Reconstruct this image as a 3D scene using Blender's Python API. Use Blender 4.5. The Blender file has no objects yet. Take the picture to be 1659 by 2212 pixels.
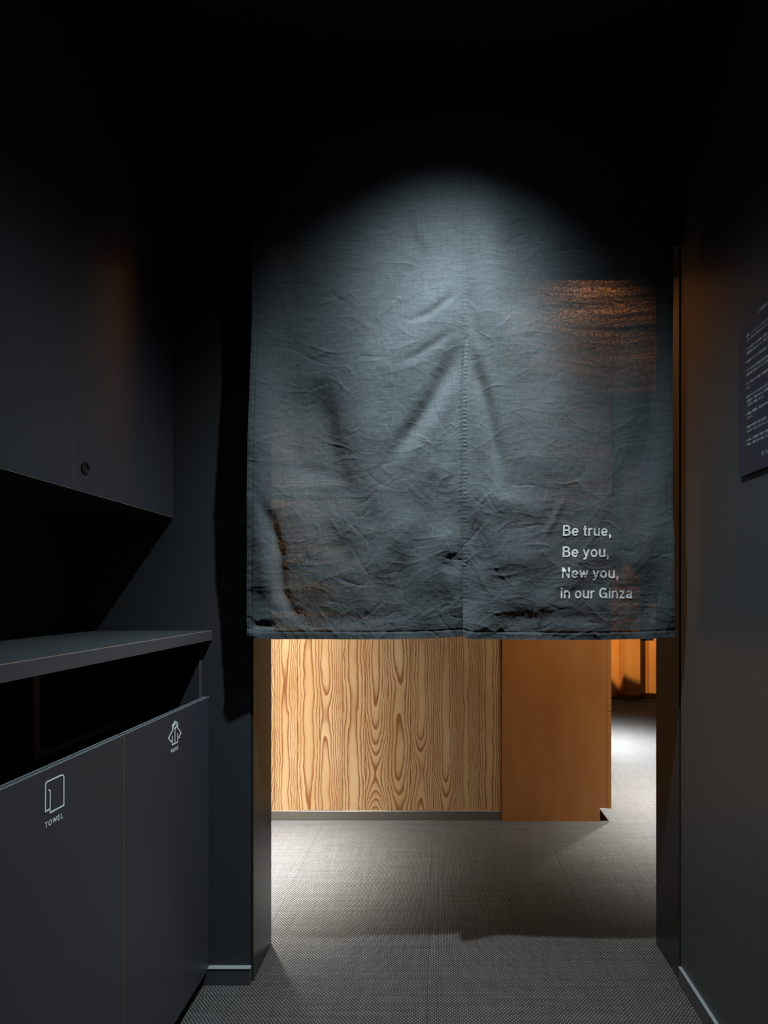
import bpy, bmesh, math, os
import numpy as np
from mathutils import Vector, Matrix

scn = bpy.context.scene
COL = scn.collection
PI = math.pi

# ------------------------------------------------------------------ camera
F = 1190.0            # focal length in pixels of a 1659 x 2212 frame
CX, CY = 948.0, 1282.0
HC = 1.049            # eye height
cam_d = bpy.data.cameras.new('camera')
cam_d.sensor_fit = 'HORIZONTAL'
cam_d.sensor_width = 24.0
cam_d.lens = F / 1659.0 * 24.0
cam_d.shift_x = (829.5 - CX) / 1659.0
cam_d.shift_y = (CY - 1106.0) / 1659.0
cam_d.clip_start = 0.02
cam = bpy.data.objects.new('camera', cam_d)
cam.location = (0, 0, HC)
cam.rotation_euler = (PI / 2, 0, 0)
COL.objects.link(cam)
scn.camera = cam

# ------------------------------------------------------------------ world, exposure
w = bpy.data.worlds.new('world')
w.use_nodes = True
w.node_tree.nodes['Background'].inputs[0].default_value = (0.5, 0.6, 0.75, 1)
w.node_tree.nodes['Background'].inputs[1].default_value = 0.0
scn.world = w
vs = scn.view_settings
vs.view_transform = 'Standard'
vs.look = 'None'
vs.gamma = 1.0
vs.use_curve_mapping = False
vs.exposure = 0.0
scn.cycles.max_bounces = 10
scn.cycles.diffuse_bounces = 5
scn.cycles.glossy_bounces = 5
scn.cycles.transparent_max_bounces = 12

# ------------------------------------------------------------------ lamps
MAIN = (0.06, 1.06, 2.385)          # recessed lamp in front of the curtain


def spot(name, loc, target, energy, half_deg, power, radius, color, blend=0.3):
    """downlight: a cone with a beam that is stronger near its axis"""
    d = bpy.data.lights.new(name, 'SPOT')
    d.energy = energy
    d.spot_size = math.radians(half_deg * 2)
    d.spot_blend = blend
    d.shadow_soft_size = radius
    d.color = color
    d.use_nodes = True
    nt = d.node_tree
    em = nt.nodes['Emission']
    tc = nt.nodes.new('ShaderNodeTexCoord')
    sp = nt.nodes.new('ShaderNodeSeparateXYZ')
    nt.links.new(tc.outputs['Normal'], sp.inputs[0])
    ab = nt.nodes.new('ShaderNodeMath'); ab.operation = 'ABSOLUTE'
    nt.links.new(sp.outputs[2], ab.inputs[0])
    pw = nt.nodes.new('ShaderNodeMath'); pw.operation = 'POWER'
    nt.links.new(ab.outputs[0], pw.inputs[0]); pw.inputs[1].default_value = power
    nt.links.new(pw.outputs[0], em.inputs['Strength'])
    o = bpy.data.objects.new(name, d)
    o.location = loc
    o.rotation_euler = (Vector(target) - Vector(loc)).to_track_quat('-Z', 'Y').to_euler()
    COL.objects.link(o)
    return o


COOL = (0.87, 0.97, 1.0)
NEUT = (1.0, 0.95, 0.88)
WARM = (1.0, 0.78, 0.55)
spot('lamp_light', MAIN, (-0.06, 1.28, 0), 330, 52, 7.5, 0.014, COOL, 1.0)
LAMPS = [
    ((-0.80, 2.12, 2.53), (-0.60, 2.56, 0.55), 600, 50, 34.0, NEUT),
    ((1.12, 2.40, 2.53), (1.14, 2.38, 0), 1800, 34, 66.0, NEUT),
    ((1.28, 3.02, 2.53), (1.20, 2.95, 0), 3300, 34, 46.0, NEUT),
    ((1.20, 3.85, 2.53), (1.22, 3.85, 0), 5200, 30, 60.0, (0.97, 0.98, 1.0)),
]
spot('lamp_light', (-0.80, 2.12, 2.53), (-0.72, 2.12, 0), 5000, 40, 82.0, 0.03, NEUT, 0.6)
spot('lamp_light', (0.62, 2.10, 2.53), (0.60, 2.54, 0.9), 150, 50, 34.0, 0.03, WARM, 0.6)  # added warm light to brighten the cupboard face, no fixture of its own
spot('lamp_light', (0.72, 2.22, 2.53), (0.66, 2.54, 2.15), 50, 60, 1.0, 0.03, WARM, 0.6)  # added warm wash on the header behind the cloth, no fixture of its own
for k, (l, t, e, h, p, c) in enumerate(LAMPS):
    spot('lamp_light', l, t, e, h, p, 0.03, c, 0.6)
spot('lamp_light', (1.0, 4.2, 2.50), (1.80, 5.45, 0.86), 430, 9.5, 1.0, 0.02, (1.0, 0.85, 0.62), 0.08)
spot('lamp_light', (2.0, 4.9, 2.50), (2.2, 5.5, 0.6), 20, 60, 1.0, 0.03, WARM, 0.8)


# ------------------------------------------------------------------ helpers
def at(px, py, Y):
    return Vector(((px - CX) * Y / F, Y, HC - (py - CY) * Y / F))


def tag(o, label=None, cat=None, group=None, kind=None):
    if label: o['label'] = label
    if cat: o['category'] = cat
    if group: o['group'] = group
    if kind: o['kind'] = kind
    return o


def empty(name, loc=(0, 0, 0)):
    o = bpy.data.objects.new(name, None)
    o.location = loc
    o.empty_display_size = 0.05
    COL.objects.link(o)
    return o


def link_mesh(name, me, mat, parent=None):
    o = bpy.data.objects.new(name, me)
    if mat and not me.materials: me.materials.append(mat)
    COL.objects.link(o)
    if parent:
        o.parent = parent
        loc = parent.location
        o.matrix_parent_inverse = Matrix.Translation(-Vector(loc))
        # nested parents sit at their own place as well
        if parent.parent:
            o.matrix_parent_inverse = (parent.matrix_parent_inverse.inverted() @ Matrix.Identity(4)) if False else Matrix.Identity(4)
    return o


def box(bm, x0, x1, y0, y1, z0, z1):
    m = Matrix.Translation(((x0 + x1) / 2, (y0 + y1) / 2, (z0 + z1) / 2)) @ Matrix.Diagonal((abs(x1 - x0), abs(y1 - y0), abs(z1 - z0), 1))
    bmesh.ops.create_cube(bm, size=1.0, matrix=m)


def finish(bm, name, mat, parent=None, bevel=0.0, smooth=False):
    if bevel > 0:
        bmesh.ops.bevel(bm, geom=list(bm.edges), offset=bevel, segments=1, affect='EDGES', profile=0.5)
    me = bpy.data.meshes.new(name)
    bmesh.ops.recalc_face_normals(bm, faces=list(bm.faces))
    bm.to_mesh(me); bm.free()
    if smooth:
        me.polygons.foreach_set('use_smooth', [True] * len(me.polygons))
    return link_mesh(name, me, mat, parent)


def boxes(name, mat, lst, parent=None, bevel=0.0):
    bm = bmesh.new()
    for b in lst: box(bm, *b)
    return finish(bm, name, mat, parent, bevel)


def cyl(bm, c, r, h, axis='Z', seg=32, r2=None):
    rot = {'Z': Matrix.Identity(4), 'X': Matrix.Rotation(PI / 2, 4, 'Y'), 'Y': Matrix.Rotation(-PI / 2, 4, 'X')}[axis]
    bmesh.ops.create_cone(bm, cap_ends=True, segments=seg, radius1=r, radius2=r if r2 is None else r2, depth=h,
                          matrix=Matrix.Translation(c) @ rot)


def ring(bm, c, r0, r1, h, axis='Z', seg=40):
    """flat ring of outer radius r1, inner r0, thickness h"""
    vs_ = []
    for k in range(seg):
        a = 2 * PI * k / seg
        for r in (r0, r1):
            for s in (-h / 2, h / 2):
                p = (r * math.cos(a), r * math.sin(a), s)
                if axis == 'X': p = (s, r * math.cos(a), r * math.sin(a))
                vs_.append(bm.verts.new((c[0] + p[0], c[1] + p[1], c[2] + p[2])))
    for k in range(seg):
        a = vs_[4 * k:4 * k + 4]; b = vs_[4 * ((k + 1) % seg):4 * ((k + 1) % seg) + 4]
        for i, j in ((0, 1), (1, 3), (3, 2), (2, 0)):
            bm.faces.new((a[i], a[j], b[j], b[i]))


# ------------------------------------------------------------------ materials
class NT:
    def __init__(s, name):
        s.m = bpy.data.materials.new(name); s.m.use_nodes = True
        s.t = s.m.node_tree; s.t.nodes.clear()
        s.out = s.n('ShaderNodeOutputMaterial')
        s.p = s.n('ShaderNodeBsdfPrincipled')
        s.l(s.p.outputs[0], s.out.inputs[0])

    def n(s, t, **kw):
        o = s.t.nodes.new(t)
        for k, v in kw.items(): setattr(o, k, v)
        return o

    def l(s, a, b): s.t.links.new(a, b)

    def set(s, sock, v):
        if isinstance(v, (int, float)): sock.default_value = v
        elif isinstance(v, (tuple, list)): sock.default_value = v
        else: s.l(v, sock)

    def math(s, op, a, b=None, c=None, clamp=False):
        o = s.n('ShaderNodeMath', operation=op); o.use_clamp = clamp
        s.set(o.inputs[0], a)
        if b is not None: s.set(o.inputs[1], b)
        if c is not None: s.set(o.inputs[2], c)
        return o.outputs[0]

    def noise(s, vec, scale, detail=2, rough=0.5, dist=0.0, dim='3D', w=None):
        o = s.n('ShaderNodeTexNoise'); o.noise_dimensions = dim
        if vec is not None: s.l(vec, o.inputs['Vector'])
        if w is not None: s.set(o.inputs['W'], w)
        o.inputs['Scale'].default_value = scale; o.inputs['Detail'].default_value = detail
        o.inputs['Roughness'].default_value = rough; o.inputs['Distortion'].default_value = dist
        return o.outputs[0]

    def coord(s, which='Object', scale=(1, 1, 1)):
        tc = s.n('ShaderNodeTexCoord'); mp = s.n('ShaderNodeMapping')
        s.l(tc.outputs[which], mp.inputs[0]); mp.inputs['Scale'].default_value = scale
        return mp.outputs[0]

    def ramp(s, fac, stops, interp='LINEAR'):
        o = s.n('ShaderNodeValToRGB'); o.color_ramp.interpolation = interp
        e = o.color_ramp.elements
        while len(e) < len(stops): e.new(0.5)
        for k, (p, c) in enumerate(stops):
            e[k].position = p; e[k].color = (*c, 1) if len(c) == 3 else c
        s.l(fac, o.inputs[0]); return o.outputs[0]

    def mix(s, f, a, b, mode='MIX'):
        o = s.n('ShaderNodeMix', data_type='RGBA', blend_type=mode)
        s.set(o.inputs[0], f); s.set(o.inputs[6], a); s.set(o.inputs[7], b)
        return o.outputs[2]

    def bump(s, h, dist, strength=1.0):
        o = s.n('ShaderNodeBump'); s.l(h, o.inputs['Height'])
        o.inputs['Distance'].default_value = dist; o.inputs['Strength'].default_value = strength
        s.l(o.outputs[0], s.p.inputs['Normal']); return o

    def base(s, c, rough=0.5, spec=0.5, metal=0.0):
        s.set(s.p.inputs['Base Color'], (*c, 1) if isinstance(c, tuple) and len(c) == 3 else c)
        s.set(s.p.inputs['Roughness'], rough); s.p.inputs['Specular IOR Level'].default_value = spec
        s.p.inputs['Metallic'].default_value = metal


def mat_paint(name, c, rough=0.42, spec=0.4, bump=0.0004):
    m = NT(name); v = m.coord('Object')
    n1 = m.noise(v, 2.2, 3); n2 = m.noise(v, 260, 2, 0.6)
    m.base(m.mix(m.math('MULTIPLY', n1, 0.5), (*c, 1), (c[0] * 1.35, c[1] * 1.3, c[2] * 1.25, 1)), m.math('MULTIPLY_ADD', n1, 0.12, rough - 0.06), spec)
    m.bump(n2, bump, 0.5)
    return m.m


def mat_laminate(name, c, rough=0.4, spec=0.5):
    m = NT(name); v = m.coord('Object')
    n2 = m.noise(v, 900, 1); n1 = m.noise(v, 1.7, 2)
    m.base(m.mix(n1, (*c, 1), (c[0] * 1.1, c[1] * 1.08, c[2] * 1.12, 1)), m.math('MULTIPLY_ADD', n1, 0.06, rough), spec)
    m.bump(n2, 0.00008, 0.5)
    return m.m


def mat_flat(name, c, rough=0.5, spec=0.5, metal=0.0):
    m = NT(name); n1 = m.noise(m.coord('Object'), 60, 2)
    m.base(m.mix(m.math('MULTIPLY', n1, 0.25), (*c, 1), (c[0] * .7, c[1] * .7, c[2] * .7, 1)), rough, spec, metal)
    return m.m


def mat_emit(name, c, s):
    m = NT(name); m.base((0.1, 0.1, 0.1)); m.p.inputs['Emission Color'].default_value = (*c, 1)
    m.p.inputs['Emission Strength'].default_value = s
    return m.m


def mat_carpet():
    m = NT('woven_vinyl')
    tc = m.n('ShaderNodeTexCoord'); sp = m.n('ShaderNodeSeparateXYZ'); m.l(tc.outputs['Object'], sp.inputs[0])
    P = 0.0047
    u = m.math('DIVIDE', sp.outputs[0], P); v = m.math('DIVIDE', sp.outputs[1], P)
    fu = m.math('FRACT', u); fv = m.math('FRACT', v)
    par = m.math('MODULO', m.math('ABSOLUTE', m.math('ADD', m.math('FLOOR', u), m.math('FLOOR', v))), 2.0)
    su = m.math('SINE', m.math('MULTIPLY', fu, PI)); sv = m.math('SINE', m.math('MULTIPLY', fv, PI))
    a = m.math('MULTIPLY', m.math('POWER', su, 0.9), m.math('POWER', sv, 0.45))
    b = m.math('MULTIPLY', m.math('POWER', su, 0.45), m.math('POWER', sv, 0.9))
    up = m.math('SUBTRACT', 1.0, par)
    h = m.math('ADD', m.math('MULTIPLY', a, up), m.math('MULTIPLY', m.math('MULTIPLY', b, par), 0.45))
    ge = m.n('ShaderNodeNewGeometry')
    mp = m.n('ShaderNodeMapping'); m.l(ge.outputs['Position'], mp.inputs[0]); mp.inputs['Scale'].default_value = (4, 70, 1)
    st = m.noise(mp.outputs[0], 1.0, 3, 0.6)
    mp2 = m.n('ShaderNodeMapping'); m.l(ge.outputs['Position'], mp2.inputs[0]); mp2.inputs['Scale'].default_value = (90, 6, 1)
    st2 = m.noise(mp2.outputs[0], 1.0, 2, 0.6)
    fine = m.noise(tc.outputs['Object'], 420, 1)
    oi = m.n('ShaderNodeObjectInfo')
    light = m.mix(fine, (0.15, 0.154, 0.15, 1), (0.32, 0.33, 0.32, 1))
    dark = m.mix(fine, (0.008, 0.008, 0.009, 1), (0.026, 0.026, 0.027, 1))
    f = m.math('MULTIPLY', m.math('MULTIPLY', up, m.math('POWER', a, 1.6)), 0.72)
    c = m.mix(f, dark, light)
    k = m.math('ADD', m.math('ADD', m.math('MULTIPLY', st, 0.8), m.math('MULTIPLY', st2, 0.6)), m.math('MULTIPLY_ADD', oi.outputs['Random'], 0.10, 0.2))
    cc = m.n('ShaderNodeCombineXYZ')
    for i in range(3): m.l(k, cc.inputs[i])
    c2 = m.mix(1.0, c, cc.outputs[0], 'MULTIPLY')
    m.base(c2, 0.6, 0.22)
    m.bump(h, 0.0016, 0.8)
    return m.m


def mat_wood(name, pale, dark, attr=True,  freq=95.0, axis='X', straight=0.0, rough=0.42, contrast=1.0, warmth=None):
    """sawn-log growth rings: object-space x across the board, z along it. Boards carry their own cut as custom properties."""
    m = NT(name)
    tc = m.n('ShaderNodeTexCoord'); sp = m.n('ShaderNodeSeparateXYZ'); m.l(tc.outputs['Object'], sp.inputs[0])
    x = sp.outputs[0] if attr else m.math('ADD', sp.outputs[0], sp.outputs[1])
    z = sp.outputs[2]

    def at_(nm, default):
        if not attr: return default
        a = m.n('ShaderNodeAttribute'); a.attribute_type = 'OBJECT'; a.attribute_name = nm
        return a.outputs['Fac']
    seed = at_('grain_seed', 3.7); shift = at_('grain_shift', straight); amp = at_('grain_arch', 0.012); fr = at_('grain_rings', freq)
    wz = m.math('ADD', m.math('MULTIPLY', z, 1.15), seed)
    hz = m.math('SUBTRACT', m.noise(None, 1.0, 1.5, 0.5, dim='1D', w=wz), 0.5)
    wob = m.math('SUBTRACT', m.noise(None, 1.0, 2, 0.5, dim='1D', w=m.math('MULTIPLY_ADD', z, 4.5, m.math('MULTIPLY', seed, 3.1))), 0.5)
    cv = m.n('ShaderNodeCombineXYZ'); m.l(m.math('MULTIPLY', x, 22.0), cv.inputs[0]); m.l(m.math('MULTIPLY', z, 7.0), cv.inputs[1]); m.set(cv.inputs[2], seed)
    warp = m.math('SUBTRACT', m.noise(cv.outputs[0], 1.0, 3, 0.55), 0.5)
    cv2 = m.n('ShaderNodeCombineXYZ'); m.l(m.math('MULTIPLY', x, 90.0), cv2.inputs[0]); m.l(m.math('MULTIPLY', z, 14.0), cv2.inputs[1]); m.set(cv2.inputs[2], seed)
    warp2 = m.math('SUBTRACT', m.noise(cv2.outputs[0], 1.0, 2, 0.5), 0.5)
    xx = m.math('ADD', m.math('ADD', m.math('ADD', x, shift), m.math('MULTIPLY', wob, 0.018 if attr else 0.006)), m.math('ADD', m.math('MULTIPLY', warp, 0.022 if attr else 0.004), m.math('MULTIPLY', warp2, 0.0045 if attr else 0.002)))
    hh = m.math('MULTIPLY', m.math('MULTIPLY', hz, 13.0), amp)
    r = m.math('SQRT', m.math('ADD', m.math('MULTIPLY', xx, xx), m.math('MULTIPLY', hh, hh)))
    # rings close up towards the edge of the board
    rr = m.math('MULTIPLY', m.math('POWER', m.math('MULTIPLY', r, 14.0), 1.55), m.math('MULTIPLY', fr, 0.062 if attr else 0.1))
    g = m.math('FRACT', rr)
    # early wood pale, ramping fast to a thin dark late-wood line
    line = m.ramp(g, [(0.0, (0, 0, 0)), (0.48, (0.05,) * 3), (0.76, (0.36,) * 3), (0.9, (1, 1, 1)), (0.94, (0.85,) * 3), (1.0, (0, 0, 0))])
    wid = m.noise(None, 1.0, 0, 0.5, dim='1D', w=m.math('ADD', m.math('FLOOR', rr), seed))
    line2 = m.math('MULTIPLY', line, m.math('MULTIPLY_ADD', wid, 1.5, 0.35 * contrast))
    cv3 = m.n('ShaderNodeCombineXYZ'); m.l(m.math('MULTIPLY', x, 700.0), cv3.inputs[0]); m.l(m.math('MULTIPLY', z, 9.0), cv3.inputs[1])
    fib = m.noise(cv3.outputs[0], 1.0, 2, 0.6)
    big = m.noise(cv.outputs[0], 0.45, 2, 0.5)
    c0 = m.mix(m.math('MULTIPLY_ADD', big, 1.6, -0.35, clamp=True), (*pale, 1), (pale[0] * 0.74, pale[1] * 0.58, pale[2] * 0.42, 1))
    c1 = m.mix(m.math('MULTIPLY', line2, contrast, clamp=True), c0, (*dark, 1))
    c2 = m.mix(m.math('MULTIPLY', fib, 0.28), c1, (pale[0] * 0.55, pale[1] * 0.42, pale[2] * 0.3, 1))
    m.base(c2, rough, 0.4)
    hh2 = m.math('MULTIPLY_ADD', line2, -0.6, m.math('MULTIPLY', fib, 0.4))
    m.bump(hh2, 0.0004, 0.5)
    return m.m


def mat_cloth(name, c, sheer=0.08):
    """loosely woven dyed linen: slub threads in relief, tiny gaps between the threads let some light through"""
    m = NT(name)
    ge = m.n('ShaderNodeNewGeometry'); pos = ge.outputs['Position']

    def mp(sc):
        o = m.n('ShaderNodeMapping'); m.l(pos, o.inputs[0]); o.inputs['Scale'].default_value = sc; return o.outputs[0]
    weft = m.noise(mp((28, 1, 900)), 1.0, 2, 0.6)      # horizontal threads
    warp = m.noise(mp((900, 1, 28)), 1.0, 2, 0.6)      # vertical threads
    slub = m.noise(mp((3.5, 1, 95)), 1.0, 2, 0.5)
    grit = m.noise(mp((330, 1, 900)), 1.0, 0, 0.5)
    crease = m.noise(mp((60, 1, 60)), 1.0, 5, 0.62, 0.6)
    t = m.math('ADD', m.math('MULTIPLY', weft, 0.6), m.math('MULTIPLY', warp, 0.4))
    col = m.mix(m.math('MULTIPLY_ADD', t, 1.8, -0.4, clamp=True), (c[0] * 0.45, c[1] * 0.45, c[2] * 0.45, 1), (c[0] * 1.6, c[1] * 1.6, c[2] * 1.6, 1))
    m.base(col, 0.85, 0.15)
    m.p.inputs['Sheen Weight'].default_value = 0.06
    h = m.math('ADD', m.math('MULTIPLY', t, 0.45), m.math('MULTIPLY', crease, 0.7))
    m.bump(h, 0.0015, 0.7)
    if sheer > 0:
        tr = m.n('ShaderNodeBsdfTransparent')
        mx = m.n('ShaderNodeMixShader')
        gap = m.math('MULTIPLY', m.math('MULTIPLY_ADD', slub, 2.4, -0.7, clamp=True), m.math('MULTIPLY_ADD', grit, 4.0, -1.6, clamp=True))
        m.set(mx.inputs[0], m.math('MULTIPLY', gap, sheer * 8.0, clamp=True))
        m.l(m.p.outputs[0], mx.inputs[1]); m.l(tr.outputs[0], mx.inputs[2]); m.l(mx.outputs[0], m.out.inputs[0])
    return m.m


M = {}
M['wall'] = mat_paint('dark_wall_paint', (0.030, 0.034, 0.037))
M['ceil'] = mat_paint('black_ceiling_paint', (0.016, 0.017, 0.018), 0.6, 0.3)
M['base'] = mat_paint('dark_skirting_paint', (0.042, 0.047, 0.052), 0.3, 0.5, 0.0006)
M['lam'] = mat_laminate('navy_charcoal_laminate', (0.028, 0.030, 0.038), 0.38)
M['lam_top'] = mat_laminate('slate_laminate', (0.030, 0.036, 0.040), 0.34)
M['lit_fascia'] = mat_laminate('lightened_laminate_front', (0.050, 0.050, 0.056), 0.45)  # lighter grey paints in direct light on the counter front
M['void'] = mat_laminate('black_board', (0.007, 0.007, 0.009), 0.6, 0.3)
M['edge'] = mat_flat('raw_board_edge', (0.22, 0.165, 0.135), 0.6, 0.3)
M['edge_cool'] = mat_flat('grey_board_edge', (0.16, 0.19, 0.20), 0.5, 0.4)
M['jamb'] = mat_laminate('gloss_dark_panel', (0.017, 0.017, 0.017), 0.2, 0.28)
M['metal'] = mat_flat('blackened_steel', (0.05, 0.045, 0.04), 0.4, 0.5, 0.8)
M['kick'] = mat_flat('dark_bronze_skirting', (0.17, 0.155, 0.135), 0.3, 0.5, 0.35)
M['white'] = mat_flat('pale_vinyl_print', (0.62, 0.68, 0.68), 0.6, 0.3)
M['dimwhite'] = mat_flat('pale_grey_print', (0.42, 0.46, 0.48), 0.6, 0.3)
M['red'] = mat_flat('red_print', (0.55, 0.05, 0.09), 0.6, 0.3)
M['sign'] = mat_laminate('ink_blue_acrylic', (0.020, 0.021, 0.034), 0.4)
M['carpet'] = mat_carpet()
M['plank'] = mat_wood('cedar_plank', (0.69, 0.50, 0.285), (0.27, 0.095, 0.035), contrast=1.6)
M['panelwood'] = mat_wood('straight_grain_cedar', (0.58, 0.27, 0.085), (0.27, 0.095, 0.022), False, 34.0, 'X', 0.32, 0.45, 1.2)
M['farwood'] = mat_wood('orange_cedar', (0.72, 0.29, 0.06), (0.36, 0.11, 0.02), False, 2.6, 'X', -7.36, 0.45, 1.0)
M['cloth'] = mat_cloth('charcoal_linen', (0.052, 0.064, 0.072), 0.011)
M['hem'] = mat_cloth('folded_linen_hem', (0.050, 0.062, 0.069), 0.0)
M['print'] = mat_flat('pale_cloth_print', (0.70, 0.72, 0.72), 0.8, 0.1)
M['plaster'] = mat_paint('dark_plaster', (0.04, 0.038, 0.035), 0.7, 0.2)
M['lens'] = mat_emit('lamp_lens', (1, 0.95, 0.88), 6)

# ------------------------------------------------------------------ setting
D = 1.4875           # front face of the wall with the opening
B = 1.651            # its back face
XR = 0.653           # right wall
XL = -1.001          # left wall
ZC = 2.40            # ceiling
ZO = 1.987           # top of the opening
XJ = -0.502          # left side of the opening
YF = 5.60            # far wall behind the far cupboards


def struct(name, mat, lst, bevel=0.0, parent=None):
    o = boxes(name, mat, lst, parent, bevel)
    if parent is None: o['kind'] = 'structure'
    return o


fl = struct('floor', M['void'], [(-1.7, 2.7, -1.7, 5.75, -0.08, -0.012)])
# carpet tiles, half a metre square
bm = bmesh.new(); box(bm, -0.25, 0.25, -0.25, 0.25, -0.012, 0.0)
bmesh.ops.bevel(bm, geom=[e for e in bm.edges if all(abs(v.co.z) < 1e-6 for v in e.verts)], offset=0.0003, segments=1, affect='EDGES')
tile_me = bpy.data.meshes.new('carpet_tile'); bm.to_mesh(tile_me); bm.free(); tile_me.materials.append(M['carpet'])
for i in range(-3, 6):
    for j in range(-6, 8):
        x = -0.03 + 0.25 + 0.5 * i; y = 1.4986 + 0.25 + 0.5 * j
        if x < -1.6 or x > 2.7 or y < -1.5: continue
        t = bpy.data.objects.new('carpet_tile', tile_me); t.location = (x, y, 0.0); COL.objects.link(t); t.parent = fl

struct('wall_left', M['wall'], [(XL - 0.1, XL, -1.6, D, 0, ZC)])
struct('wall_right', M['wall'], [(XR, XR + 0.1, -1.6, D - 0.002, 0, ZC)], 0.0)
struct('wall_rear', M['wall'], [(XL - 0.1, XR + 0.1, -1.7, -1.6, 0, ZC)])
struct('wall_back', M['wall'], [(-1.7, XJ - 0.007, D, B, 0, 2.60), (XJ - 0.007, XR + 0.014, D, B, ZO, 2.60), (XR + 0.014, 2.7, D, B, 0, 2.60)])
struct('ceiling', M['ceil'], [(XL - 0.1, XR + 0.1, -1.7, D, ZC, ZC + 0.08)])
struct('trim_1', M['jamb'], [(XJ - 0.006, XJ, D + 0.004, B, 0.0, ZO)], 0.0008)
struct('trim_2', M['jamb'], [(XR - 0.002, XR + 0.013, D + 0.004, B, 0.0, ZO)], 0.0008)
struct('baseboard_back', M['base'], [(-0.645, XJ - 0.003, D - 0.013, D, 0.0, 0.0435)], 0.0015)
struct('baseboard_right', M['base'], [(XR - 0.008, XR, -1.6, D - 0.004, 0.0, 0.0435)], 0.0018)
struct('baseboard_left', M['base'], [(XL, XL + 0.006, -1.6, 0.25, 0.0, 0.0435)], 0.0015)

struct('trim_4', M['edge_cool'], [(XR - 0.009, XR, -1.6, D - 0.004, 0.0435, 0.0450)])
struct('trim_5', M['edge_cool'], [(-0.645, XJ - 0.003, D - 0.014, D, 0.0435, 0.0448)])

# ---- room beyond
struct('ceiling_beyond', M['plaster'], [(-1.7, 2.7, B, 5.7, 2.55, 2.63)])
struct('wall_beyond_left', M['panelwood'], [(-1.7, -1.6, B, 2.56, 0, 2.55)])
struct('wall_beyond_right', M['plaster'], [(2.6, 2.7, B, 5.7, 0, 2.55)])
struct('wall_far', M['farwood'], [(0.25, 2.6, YF, YF + 0.1, 0, 2.55)])
PF = 2.552
pw = struct('wall_plank_backing', M['void'], [(-1.6, 0.29, PF + 0.016, PF + 0.11, 0, 2.55)])
pw.name = 'wall_front'
rng = np.random.RandomState(11)
pitch = 49.0 * PF / F
cuts = {  # which board of the wall (counted from the cupboard): seed, shift off the heart, arch, rings
    0: (2.3, 0.004, 0.014, 95), 1: (9.1, 0.006, 0.006, 150), 2: (5.6, -0.006, 0.013, 115), 3: (12.4, 0.004, 0.011, 120),
    4: (7.7, 0.000, 0.016, 80), 5: (15.2, 0.006, 0.015, 110), 6: (3.9, 0.003, 0.015, 70), 7: (18.8, 0.026, 0.012, 105),
    8: (21.4, 0.000, 0.016, 75), 9: (6.1, 0.004, 0.010, 125), 10: (27.5, 0.010, 0.018, 90),
}
x1 = 0.290
k = 0
while x1 > -1.6:
    x0 = x1 - pitch
    bm = bmesh.new(); box(bm, -pitch / 2 + 0.0004, pitch / 2 - 0.0004, 0, 0.014, 0, 2.50)
    o = finish(bm, 'plank', M['plank'], None, 0.0007)
    dz = (0.0008, -0.0008, 0.0, 0.0012)[k % 4]
    o.location = ((x0 + x1) / 2, PF + (0.0004, -0.0004, 0.0006)[k % 3], 0.0445 + dz)
    o.parent = pw
    s, sh, am, fr = cuts.get(k, (rng.uniform(30, 60), rng.uniform(-.01, .01), rng.uniform(.008, .016), rng.uniform(80, 120)))
    o['grain_seed'] = float(s); o['grain_shift'] = float(sh); o['grain_arch'] = float(am); o['grain_rings'] = float(fr)
    x1 = x0; k += 1
struct('baseboard_front', M['kick'], [(-1.6, 0.291, 2.546, PF + 0.016, 0.0, 0.0435)], 0.0008)
struct('wall_header', M['panelwood'], [(0.291, 2.6, 2.537, 2.62, 1.955, 2.55)], 0.001)

# ---- cedar cupboard beyond the opening
YC = 2.537
cab = tag(empty('drawer_cabinet', (0.54, YC, 0)), 'tall orange cedar cupboard beside the plank wall, drawer fronts facing right', 'cabinet')
bm = bmesh.new()
pts = [(0.292, 0), (0.742, 0), (0.742, 0.0615), (0.772, 0.0615), (0.772, 1.95), (0.292, 1.95)]
f = bm.faces.new([bm.verts.new((x, YC, z)) for x, z in pts])
r = bmesh.ops.extrude_face_region(bm, geom=[f])
bmesh.ops.translate(bm, verts=[v for v in r['geom'] if isinstance(v, bmesh.types.BMVert)], vec=(0, 0.02, 0))
finish(bm, 'side_panel', M['panelwood'], cab)
boxes('carcass', M['panelwood'], [(0.294, 0.770, YC + 0.021, 3.28, 0.062, 1.945)], cab)
boxes('toe_kick', M['void'], [(0.73, 0.741, YC + 0.021, 3.28, 0.0, 0.061)], cab)
boxes('drawer', M['panelwood'], [(0.7735, 0.7945, YC, 3.28, 0.058, 0.5005)], cab, 0.001)
boxes('drawer', M['panelwood'], [(0.7735, 0.7945, YC, 3.28, 0.5045, 1.00)], cab, 0.001)
boxes('door', M['panelwood'], [(0.7735, 0.7945, YC, 3.28, 1.004, 1.948)], cab, 0.001)

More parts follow.
